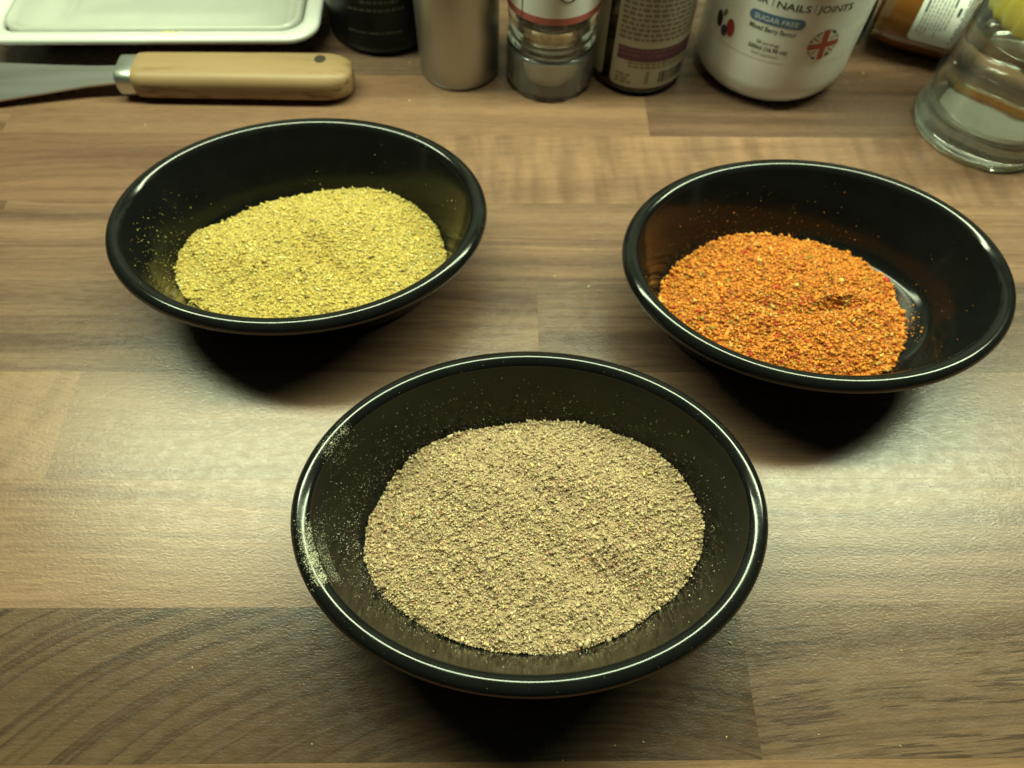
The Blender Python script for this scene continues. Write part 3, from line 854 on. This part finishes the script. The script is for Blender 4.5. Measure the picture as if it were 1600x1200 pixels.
# dull grey grinding head inside the cap
V, F = revolve(polyround([(0.0004, 0.0030), (0.016, 0.0030), (0.0185, 0.010), (0.0200, 0.0225), (0.0165, 0.0255), (0.0165, 0.0300), (0.0004, 0.0300)], [0, .002, .003, .002, .001, .001, 0]), 60)
mesh_obj('grinding_head', V, F, plain('frosted_grinder_plastic', (0.72, 0.64, 0.52), 0.5), gr, sharp=50)
prof = polyround([(0.0150, 0.0290), (0.0262, 0.0290), (0.0272, 0.0310), (0.0266, 0.0400), (0.0274, 0.0480), (0.0276, 0.125), (0.0255, 0.125), (0.0252, 0.0530), (0.0180, 0.0430), (0.0165, 0.0325), (0.0150, 0.0320)], [0, .001, .001, .006, .004, .001, .001, .004, .004, .002, 0], 6)
V, F = revolve(prof, 80, cap0=False, cap1=False)
n_ = 80; m_ = len(prof)
for k in range(n_):
    F.append(((m_ - 1) * n_ + k, (m_ - 1) * n_ + (k + 1) % n_, (k + 1) % n_, k))
mesh_obj('jar', V, F, GL, gr, sharp=50)
SALT = NT('coarse_pinkish_salt')
v = SALT.coords()
vo = SALT.n('ShaderNodeTexVoronoi', i_Scale=330); SALT.l(v, vo.inputs['Vector'])
SALT.l(SALT.ramp(vo.outputs['Color'], [(0.2, (0.55, 0.28, 0.16)), (0.5, (0.72, 0.55, 0.36)), (0.8, (0.82, 0.72, 0.52))]), SALT.b.inputs['Base Color'])
SALT.l(SALT.bump(vo.outputs['Distance'], 0.8, 0.001), SALT.b.inputs['Normal'])
V, F = revolve(polyround([(0.0004, 0.0328), (0.0158, 0.0330), (0.0172, 0.0425), (0.0240, 0.0535), (0.0250, 0.0600), (0.0250, 0.100), (0.0004, 0.100)], [0, .001, .003, .004, .004, .002, 0]), 60)
mesh_obj('salt', V, F, SALT.m, gr)
rr = 0.0279
lab = on_cyl('label', strips(-0.040, 0.040, 0.0562, 0.115), rr, paper_white, gr)
on_cyl('red_band', strips(-0.040, 0.040, 0.0522, 0.0562), rr, plain('red_band_ink', (0.48, 0.125, 0.10), 0.45), lab)
on_cyl('label_seam', strips(-0.0215, -0.0208, 0.0530, 0.115), rr + 0.00015, ink_dark, lab)
on_cyl('printed_oval', disc_poly(0.0062, 0.0735, 0.0072, 0.0085), rr + 0.00015, plain('dark_brown_ink', (0.06, 0.05, 0.025), 0.5), lab)

# ------------------------------------------------------------------ dark bottle with text label
db = empty('sauce_bottle', (0.0880, 0.4130, 0))
tag(db, 'dark brown bottle with cream text label, purple band and barcode', 'bottle')
prof = polyround([(0.0004, 0.0), (0.0265, 0.0), (0.0290, 0.0035), (0.0290, 0.135), (0.020, 0.160), (0.012, 0.170), (0.012, 0.20), (0.0004, 0.20)], [0, .001, .0035, .02, .01, .01, .001, 0])
V, F = revolve(prof, 72)
mesh_obj('body', V, F, plain('dark_brown_bottle_glass', (0.016, 0.012, 0.007), 0.10, coat=0.4), db, sharp=50)
cream = plain('cream_label_paper', (0.50, 0.49, 0.40), 0.42)
taupe = plain('taupe_ink', (0.20, 0.17, 0.10), 0.5)
purple = plain('purple_ink', (0.115, 0.035, 0.075), 0.5)
r0, r1, r2 = 0.02912, 0.02922, 0.0293
rad = R_(1) * 0.029
lb = on_cyl('label', round_strips(-43.2 * rad, 82 * rad, 0.0066, 0.105, 0.004), r0, cream, db)
on_cyl('label', round_strips(-125 * rad, -56.5 * rad, 0.0066, 0.105, 0.004), r0, cream, db)
on_cyl('purple_band', strips(-37 * rad, 76 * rad, 0.0247, 0.0335), r1, purple, lb)
rng = np.random.default_rng(8)
on_cyl('printed_lines', word_lines(rng, -38 * rad, 72 * rad, 0.0352, 0.100, 0.0030, 0.0019, 0.12)
       + word_lines(rng, -22 * rad, 70 * rad, 0.0190, 0.0240, 0.0023, 0.0013, 0.1, wmin=0.001, wmax=0.004)
       + word_lines(rng, -35.5 * rad, -15 * rad, 0.0080, 0.0155, 0.0024, 0.0015, 0.2, wmin=0.001, wmax=0.004)
       + word_lines(rng, 2 * rad, 6 * rad, 0.0085, 0.0180, 0.0017, 0.0011, 0.0), r1, taupe, lb)
bars = []
u = 19 * rad
while u < 62 * rad:
    w = random.Random(int(u * 1e6)).choice((0.0003, 0.0005, 0.0008))
    bars += strips(u, u + w, 0.0098, 0.0176)
    u += w + random.Random(int(u * 2e6)).choice((0.0003, 0.0004, 0.0008))
on_cyl('barcode', bars, r1, ink_dark, lb)
on_cyl('printed_bars', word_lines(rng, -35 * rad, 74 * rad, 0.0262, 0.0325, 0.0029, 0.0016, 0.1), r2, plain('light_purple_ink', (0.21, 0.085, 0.13), 0.5), lb)

# ------------------------------------------------------------------ white tub
TR = 0.048
tub = empty('supplement_tub', (0.1742, 0.4195, 0))
tag(tub, 'white rounded plastic tub reading sugar free with a round flag', 'tub')
prof = [(0.0004, 0.0008), (0.030, 0.0006), (0.0325, 0.0)] + [(0.0345 + 0.0135 * math.sin(a), 0.0165 - 0.0165 * math.cos(a)) for a in np.linspace(0.05, PI / 2, 12)] + [(TR, 0.028), (TR, 0.118)] + \
       [(TR - 0.012 * (1 - math.cos(a)), 0.118 + 0.012 * math.sin(a)) for a in np.linspace(0.2, PI / 2, 6)] + [(0.0004, 0.131)]
V, F = revolve(prof, 96)
WPL = plain('white_tub_plastic', (0.80, 0.80, 0.77), 0.24, coat=0.15, wear=0.02)
mesh_obj('body', V, F, WPL, tub, sharp=60)
V, F = revolve(polyround([(0.0004, 0.1305), (0.034, 0.1305), (0.034, 0.150), (0.0004, 0.150)], [0, 0, .002, 0]), 60)
mesh_obj('lid', V, F, plain('black_lid_plastic', (0.02, 0.02, 0.02), 0.4), tub, sharp=50)
rad = R_(1) * TR
tl = on_cyl('label', strips(-88 * rad, 88 * rad, 0.0290, 0.115), TR + 0.00012, plain('white_label_film', (0.77, 0.77, 0.74), 0.27, wear=0.02), tub)
tl.location = (0, 0, 0.0036)
rT = TR + 0.00028
ink = plain('charcoal_ink', (0.04, 0.05, 0.045), 0.45)
text_cyl('HAIR', -50.5 * rad, -33.2 * rad, 0.0612, 0.0040, rT, ink, tl, 0.012)
text_cyl('NAILS', -27.4 * rad, -5.2 * rad, 0.0610, 0.0040, rT, ink, tl, 0.012)
text_cyl('JOINTS', -0.6 * rad, 24.0 * rad, 0.0612, 0.0040, rT, ink, tl, 0.012)
thin = plain('grey_ink', (0.16, 0.16, 0.13), 0.45)
on_cyl('divider', strips(-30.6 * rad, -30.2 * rad, 0.0608, 0.0660), rT, thin, tl)
on_cyl('divider', strips(-3.0 * rad, -2.6 * rad, 0.0608, 0.0660), rT, thin, tl)
on_cyl('blue_pill', round_strips(-43.5 * rad, -5.0 * rad, 0.0506, 0.0566, 0.00298), rT, plain('blue_ink', (0.075, 0.17, 0.30), 0.4), tl)
text_cyl('SUGAR FREE', -39.6 * rad, -9.4 * rad, 0.0521, 0.0029, rT + 0.00015, plain('pale_ink', (0.62, 0.68, 0.72), 0.45), tl, 0.015)
text_cyl('Mixed Berry flavour', -41.2 * rad, -8.2 * rad, 0.0462, 0.0030, rT, ink, tl, 0.012)
text_cyl('28 servings', -33.0 * rad, -16.5 * rad, 0.0386, 0.0021, rT, ink, tl)
text_cyl('500ml (16.90 oz)', -37.6 * rad, -10.2 * rad, 0.0350, 0.0026, rT, ink, tl, 0.02)
text_cyl('food supplement', -34.0 * rad, -15.0 * rad, 0.0318, 0.0018, rT, thin, tl)
on_cyl('printed_bar', strips(-19 * rad, 7 * rad, 0.0695, 0.0760), rT, plain('dark_green_ink', (0.05, 0.08, 0.055), 0.45), tl)
# berries
on_cyl('leaf', disc_poly(-62.4 * rad, 0.0452, 0.0014, 0.0024, rot=-0.35), rT, plain('leaf_green_ink', (0.16, 0.21, 0.03), 0.45), tl)
on_cyl('blackberry', disc_poly(-66.4 * rad, 0.0400, 0.0027, 0.0047, rot=0.2), rT + 0.0001, plain('blackberry_ink', (0.022, 0.016, 0.022), 0.4), tl)
on_cyl('raspberry', disc_poly(-54.6 * rad, 0.0392, 0.0031, 0.0051, rot=0.15), rT + 0.0001, plain('raspberry_ink', (0.33, 0.035, 0.035), 0.4), tl)
on_cyl('blueberry', disc_poly(-59.6 * rad, 0.0356, 0.0025, 0.0033), rT + 0.0002, plain('blueberry_ink', (0.03, 0.04, 0.07), 0.4), tl)
# round union flag
def clip_circle(poly, cx, cz, r, n=40):
    """polygon clipped to a disc (convex)"""
    out = [tuple(p) for p in poly]
    for k in range(n):
        a = 2 * PI * k / n
        nx, nz = math.cos(a), math.sin(a)
        res = []
        for i in range(len(out)):
            p, q = out[i], out[(i + 1) % len(out)]
            dp = (p[0] - cx) * nx + (p[1] - cz) * nz - r
            dq = (q[0] - cx) * nx + (q[1] - cz) * nz - r
            if dp <= 0: res.append(p)
            if dp * dq < 0:
                s = dp / (dp - dq)
                res.append((p[0] + (q[0] - p[0]) * s, p[1] + (q[1] - p[1]) * s))
        out = res
        if len(out) < 3: return []
    return out
FC, FZ, FR, FA = 13.0 * rad, 0.0414, 0.0092, R_(6)
def rect(cx, cz, w, h, a):
    c, s = math.cos(a), math.sin(a)
    return [(cx + x * c - z * s, cz + x * s + z * c) for x, z in ((-w / 2, -h / 2), (w / 2, -h / 2), (w / 2, h / 2), (-w / 2, h / 2))]
flag = on_cyl('flag', disc_poly(FC, FZ, FR, FR, 40), rT, plain('flag_blue_ink', (0.028, 0.035, 0.075), 0.4), tl)
fw = plain('flag_white_ink', (0.66, 0.66, 0.62), 0.4)
fr = plain('flag_red_ink', (0.36, 0.055, 0.035), 0.4)
def arm(w, a, lift, mat, nm):
    P = []
    c, s = math.cos(a), math.sin(a)
    N = 14
    for k in range(N):
        t0, t1 = -1.1 + 2.2 * k / N, -1.1 + 2.2 * (k + 1) / N
        q = [(FC + FR * t * c - v_ * s, FZ + FR * t * s + v_ * c) for t, v_ in ((t0, -w / 2), (t1, -w / 2), (t1, w / 2), (t0, w / 2))]
        q = clip_circle(q, FC, FZ, FR)
        if q: P.append(q)
    return on_cyl(nm, P, rT + lift, mat, tl)
arm(0.0034, FA + R_(38), 0.00008, fw, 'flag_stripe'); arm(0.0034, FA - R_(38), 0.00010, fw, 'flag_stripe')
arm(0.0008, FA + R_(38), 0.00013, fr, 'flag_stripe'); arm(0.0008, FA - R_(38), 0.00015, fr, 'flag_stripe')
arm(0.0058, FA, 0.00018, fw, 'flag_stripe'); arm(0.0058, FA + PI / 2, 0.00020, fw, 'flag_stripe')
arm(0.0036, FA, 0.00023, fr, 'flag_stripe'); arm(0.0036, FA + PI / 2, 0.00025, fr, 'flag_stripe')

# ------------------------------------------------------------------ chilli sauce bottle lying on its side
SA, SR = -0.42, 0.0272
sb = empty('chilli_sauce_bottle', (0.2785, 0.4395, SR), SA)
tag(sb, 'orange brown sauce bottle with a white label lying behind the glass', 'bottle')
def lay(V):      # a revolved shape turned so that its axis is x
    return [(z, x, y) for x, y, z in V]
prof = polyround([(0.0004, -0.0310), (0.0125, -0.0310), (0.0235, -0.0300), (SR, -0.0180), (SR, 0.030), (0.0125, 0.052), (0.0110, 0.072), (0.0004, 0.072)], [0, .001, .006, .012, .014, .008, .001, 0], 8)
V, F = revolve(prof, 64)
SAUCE = NT('orange_brown_sauce')
v = SAUCE.coords()
SAUCE.l(SAUCE.mix(SAUCE.noise(v, 35, 3), (0.17, 0.065, 0.014), (0.27, 0.105, 0.018)), SAUCE.b.inputs['Base Color'])
SAUCE.b.inputs['Roughness'].default_value = 0.10
SAUCE.b.inputs['Coat Weight'].default_value = 0.5
SAUCE.b.inputs['Subsurface Weight'].default_value = 0.35
SAUCE.b.inputs['Subsurface Radius'].default_value = (0.012, 0.005, 0.001)
SAUCE.b.inputs['Subsurface Scale'].default_value = 1.0
mesh_obj('body', lay(V), F, SAUCE.m, sb, sharp=60)
V, F = revolve(polyround([(0.0004, 0.0690), (0.0135, 0.0690), (0.0135, 0.0880), (0.0004, 0.0880)], [0, .0005, .001, 0]), 48)
BCAP = plain('black_cap_plastic', (0.016, 0.018, 0.017), 0.4)
mesh_obj('cap', lay(V), F, BCAP, sb, sharp=50)
V, F = revolve(polyround([(0.0004, -0.0180), (0.0150, -0.0180), (0.0165, -0.0160), (0.0165, -0.0030), (0.0150, -0.0015), (0.0060, -0.0015), (0.0060, -0.0005), (0.0004, -0.0005)], [0, .001, .001, .001, .001, .0005, .0003, 0]), 48)
knob = mesh_obj('bottle_top', lay(V), F, BCAP, None, sharp=50, loc=(0.2496, 0.4523, 0.0165))
knob.rotation_euler = (0, 0, SA)
tag(knob, 'small black round cap lying between the white tub and sauce bottle', 'cap')
# label patch: angle measured from straight up towards the camera
def on_lying(name, polys, lift, mat, parent):
    V, F = [], []
    for P in polys:
        b = len(V)
        for s, u in P:
            a = u / SR
            V.append((s, -(SR + lift) * math.sin(a), (SR + lift) * math.cos(a)))
        F.append(tuple(range(b, b + len(P))))
    return mesh_obj(name, V, F, mat, parent, smooth=False)
def swap(polys): return [[(z, u) for u, z in reversed(P)] for P in polys]
U0, U1 = 0.66 * SR, 1.90 * SR
sl = on_lying('label', swap(round_strips(U0, U1, -0.0095, 0.0290, 0.004)), 0.00012, plain('pale_label_film', (0.80, 0.80, 0.77), 0.4, wear=0.02), sb)
def text_lying(txt, u0, u1, s0, h, bold=0.0):
    V, F = text_mesh(txt, h, u1 - u0, bold)
    # reads round the bottle away from the camera's far side, letters' tops towards +s
    P = []
    for a, b in V:
        u = u0 + a; s = s0 + b
        P.append((s, -(SR + 0.0003) * math.sin(u / SR), (SR + 0.0003) * math.cos(u / SR)))
    return mesh_obj('lettering', P, [tuple(reversed(f)) for f in F], ink_dark, sl, smooth=False)
text_lying('SRIRACHA', U0 + 0.0035, U1 - 0.0035, 0.0150, 0.0046, 0.01)
text_lying('THE', U0 + 0.0060, U0 + 0.0125, 0.0212, 0.0036, 0.0)
rng = np.random.default_rng(4)
pl = []
def vlines(u0, u1, s0, s1, pitch, h, **kw): return swap(word_lines(rng, u0, u1, s0, s1, pitch, h, **kw))
pl = vlines(U0 + 0.003, U1 - 0.004, -0.0075, 0.0095, 0.0021, 0.0011, ragged=0.25, wmin=0.0008, wmax=0.004, gap=0.0007)
on_lying('printed_lines', pl, 0.0003, plain('soft_grey_ink', (0.36, 0.37, 0.32), 0.5), sl)
pl = swap(strips(U0 + 0.004, U0 + 0.009, 0.0083, 0.0095)) + swap(strips(U0 + 0.007, U0 + 0.015, -0.0065, -0.0053)) + swap(strips(U0 + 0.009, U0 + 0.0135, 0.0118, 0.0134))
on_lying('printed_bars', pl, 0.00042, ink_dark, sl)

# ------------------------------------------------------------------ drinking glass
gl = empty('glass_tumbler', (0.298, 0.359, 0))
tag(gl, 'clear thick based glass of water cut off at the right', 'glass')
GLASS = NT('clear_glass')
GLASS.b.inputs['Base Color'].default_value = (0.95, 0.985, 0.95, 1)
GLASS.b.inputs['Transmission Weight'].default_value = 1
GLASS.b.inputs['IOR'].default_value = 1.5
GLASS.l(GLASS.ramp(GLASS.noise(GLASS.coords(), 300, 4), [(0.55, 0.01), (0.75, 0.10)]), GLASS.b.inputs['Roughness'])
mist_light = GLASS.n('ShaderNodeBsdfDiffuse'); mist_light.inputs[0].default_value = (0.80, 0.86, 0.76, 1)  # pale haze: some mist on the glass, some caught light painted in
mixs = GLASS.n('ShaderNodeMixShader')
gz_ = GLASS.n('ShaderNodeSeparateXYZ'); GLASS.l(GLASS.coords(), gz_.inputs[0])
low = GLASS.ramp(GLASS.math('MULTIPLY', gz_.outputs[2], 20.0), [(0.10, 1.0), (0.40, 0.9), (0.56, 0.15)])  # stronger towards the base, painting in the light the thick glass catches
GLASS.l(GLASS.math('MULTIPLY', GLASS.ramp(GLASS.noise(GLASS.coords(), 70, 5, 0.65), [(0.35, 0.03), (0.7, 0.16)]), low), mixs.inputs[0])
GLASS.l(GLASS.b.outputs[0], mixs.inputs[1]); GLASS.l(mist_light.outputs[0], mixs.inputs[2])
GLASS.l(mixs.outputs[0], GLASS.t.nodes['Material Output'].inputs[0])
outer = polyround([(0.0004, 0.0012), (0.036, 0.0012), (0.0375, 0.0), (0.0405, 0.0), (0.0420, 0.0035), (0.0402, 0.0100), (0.0408, 0.030), (0.0440, 0.110)], [0, .001, .001, .001, .0025, .006, .01, 0], 7)
inner = polyround([(0.0440, 0.110), (0.0415, 0.110), (0.0380, 0.030), (0.0365, 0.0150), (0.028, 0.0128), (0.0004, 0.0125)], [0, .0005, .01, .006, .006, 0], 7)
V, F = revolve(outer + inner[1:], 96)
mesh_obj('body', V, F, GLASS.m, gl, sharp=60)
# water (its sides sit a hair inside the glass)
WATER = NT('water')
WATER.b.inputs['Base Color'].default_value = (0.97, 0.99, 0.96, 1)
WATER.b.inputs['Transmission Weight'].default_value = 1
WATER.b.inputs['IOR'].default_value = 1.33
WATER.l(WATER.ramp(WATER.noise(WATER.coords(), 40, 2), [(0.3, 0.0), (0.7, 0.01)]), WATER.b.inputs['Roughness'])
V, F = revolve(polyround([(0.0004, 0.0129), (0.028, 0.0132), (0.0361, 0.0155), (0.0376, 0.030), (0.0392, 0.0660), (0.0004, 0.0655)], [0, .006, .006, .01, .0005, 0], 6), 96)
water = mesh_obj('water', V, F, WATER.m, None, sharp=50, loc=(0.298, 0.359, 0))
tag(water, 'clear water standing in the glass at the right edge', 'water')
# yellow ribbed piece standing in the glass above the water
YEL = plain('yellow_ribbed_wax', (0.86, 0.74, 0.13), 0.5, wear=0.12)
yb = YEL.node_tree.nodes['Principled BSDF'].inputs
yb['Subsurface Weight'].default_value = 0.8
yb['Subsurface Radius'].default_value = (0.03, 0.025, 0.008)
yb['Subsurface Scale'].default_value = 1.0
rib = lambda t_, z: 1 + 0.028 * math.sin(t_ * 26)
V, F = revolve(polyround([(0.0004, 0.0715), (0.0340, 0.0715), (0.0364, 0.0745), (0.0376, 0.100), (0.0004, 0.102)], [0, .002, .003, .004, 0], 6), 208, rfun=rib)
yl = mesh_obj('yellow_insert', V, F, YEL, None, sharp=60, loc=(0.298, 0.359, 0))
tag(yl, 'yellow ribbed insert inside the top of the glass', 'insert')

# ------------------------------------------------------------------ crumbs
CR = plain('crumb', (0.62, 0.50, 0.22), 0.7, wear=0.2)
CR2 = plain('pale_crumb', (0.66, 0.60, 0.42), 0.7, wear=0.2)
crumbs = [(-0.0599, 0.4166, .9), (-0.0574, 0.3785, 1.3), (0.0283, 0.2391, 1.0), (0.0463, 0.2324, .9), (0.0511, 0.2294, .8), (0.2373, 0.4093, 1.1), (0.2239, 0.3994, .8),
          (0.2213, 0.3787, .8), (0.0418, 0.3341, .8), (-0.2159, 0.3552, .7), (0.0919, 0.0530, .9), (0.0426, 0.0168, .6), (0.0534, 0.0178, .6), (0.0850, 0.0193, .6),
          (0.0168, 0.3687, .8), (0.1072, 0.1309, .5), (0.0230, 0.0120, .5), (0.1600, 0.0500, .5), (0.120, 0.020, .5), (0.150, 0.016, .5), (-0.12, 0.045, .5), (-0.07, 0.018, .4), (-0.15, 0.09, .4)]
rngc = random.Random(3)
for i, (x, y, s) in enumerate(crumbs):
    V = [tuple(Vector(p) * 0.00062 * s * rngc.uniform(0.6, 1.3)) for p in ((1.5, 0, 0), (-1.3, 0.2, 0), (0.2, 1, 0), (0, -0.9, 0.1), (0.2, 0.1, 0.9), (-0.7, 0.5, 0.5), (0.8, -0.5, 0.4), (0, 0, -0.35))]
    me_f = [(0, 2, 4), (2, 5, 4), (5, 1, 4), (1, 3, 4), (3, 6, 4), (6, 0, 4), (2, 0, 7), (1, 2, 7), (3, 1, 7), (0, 3, 7), (2, 1, 5), (0, 6, 3)]
    c = mesh_obj('crumb', V, me_f, CR if i % 3 else CR2, smooth=False, loc=(x, y, 0.00022 * s))
    c.rotation_euler = (0, 0, rngc.uniform(0, 6))
    tag(c, 'tiny pale spice crumb lying on the bare worktop', 'crumb', 'crumbs scattered on the worktop')
# yellow crumbs caught on the dish rim
for x, y in ((-0.2115, 0.4168), (-0.2065, 0.4172), (-0.2015, 0.4170), (-0.2095, 0.4171)):
    V = [tuple(Vector(p) * 0.0011 * rngc.uniform(0.7, 1.3)) for p in ((1.5, 0, 0), (-1.3, 0.2, 0), (0.2, 1, 0), (0, -0.9, 0.1), (0.2, 0.1, 0.9), (-0.7, 0.5, 0.5), (0.8, -0.5, 0.4), (0, 0, -0.35))]
    c = mesh_obj('crumb', V, me_f, plain('yellow_crumb', (0.72, 0.62, 0.12), 0.7), smooth=False, loc=(x, y, 0.0196))
    tag(c, 'small yellow crumb caught on the front edge of the white dish', 'crumb', 'yellow crumbs on the white dish')
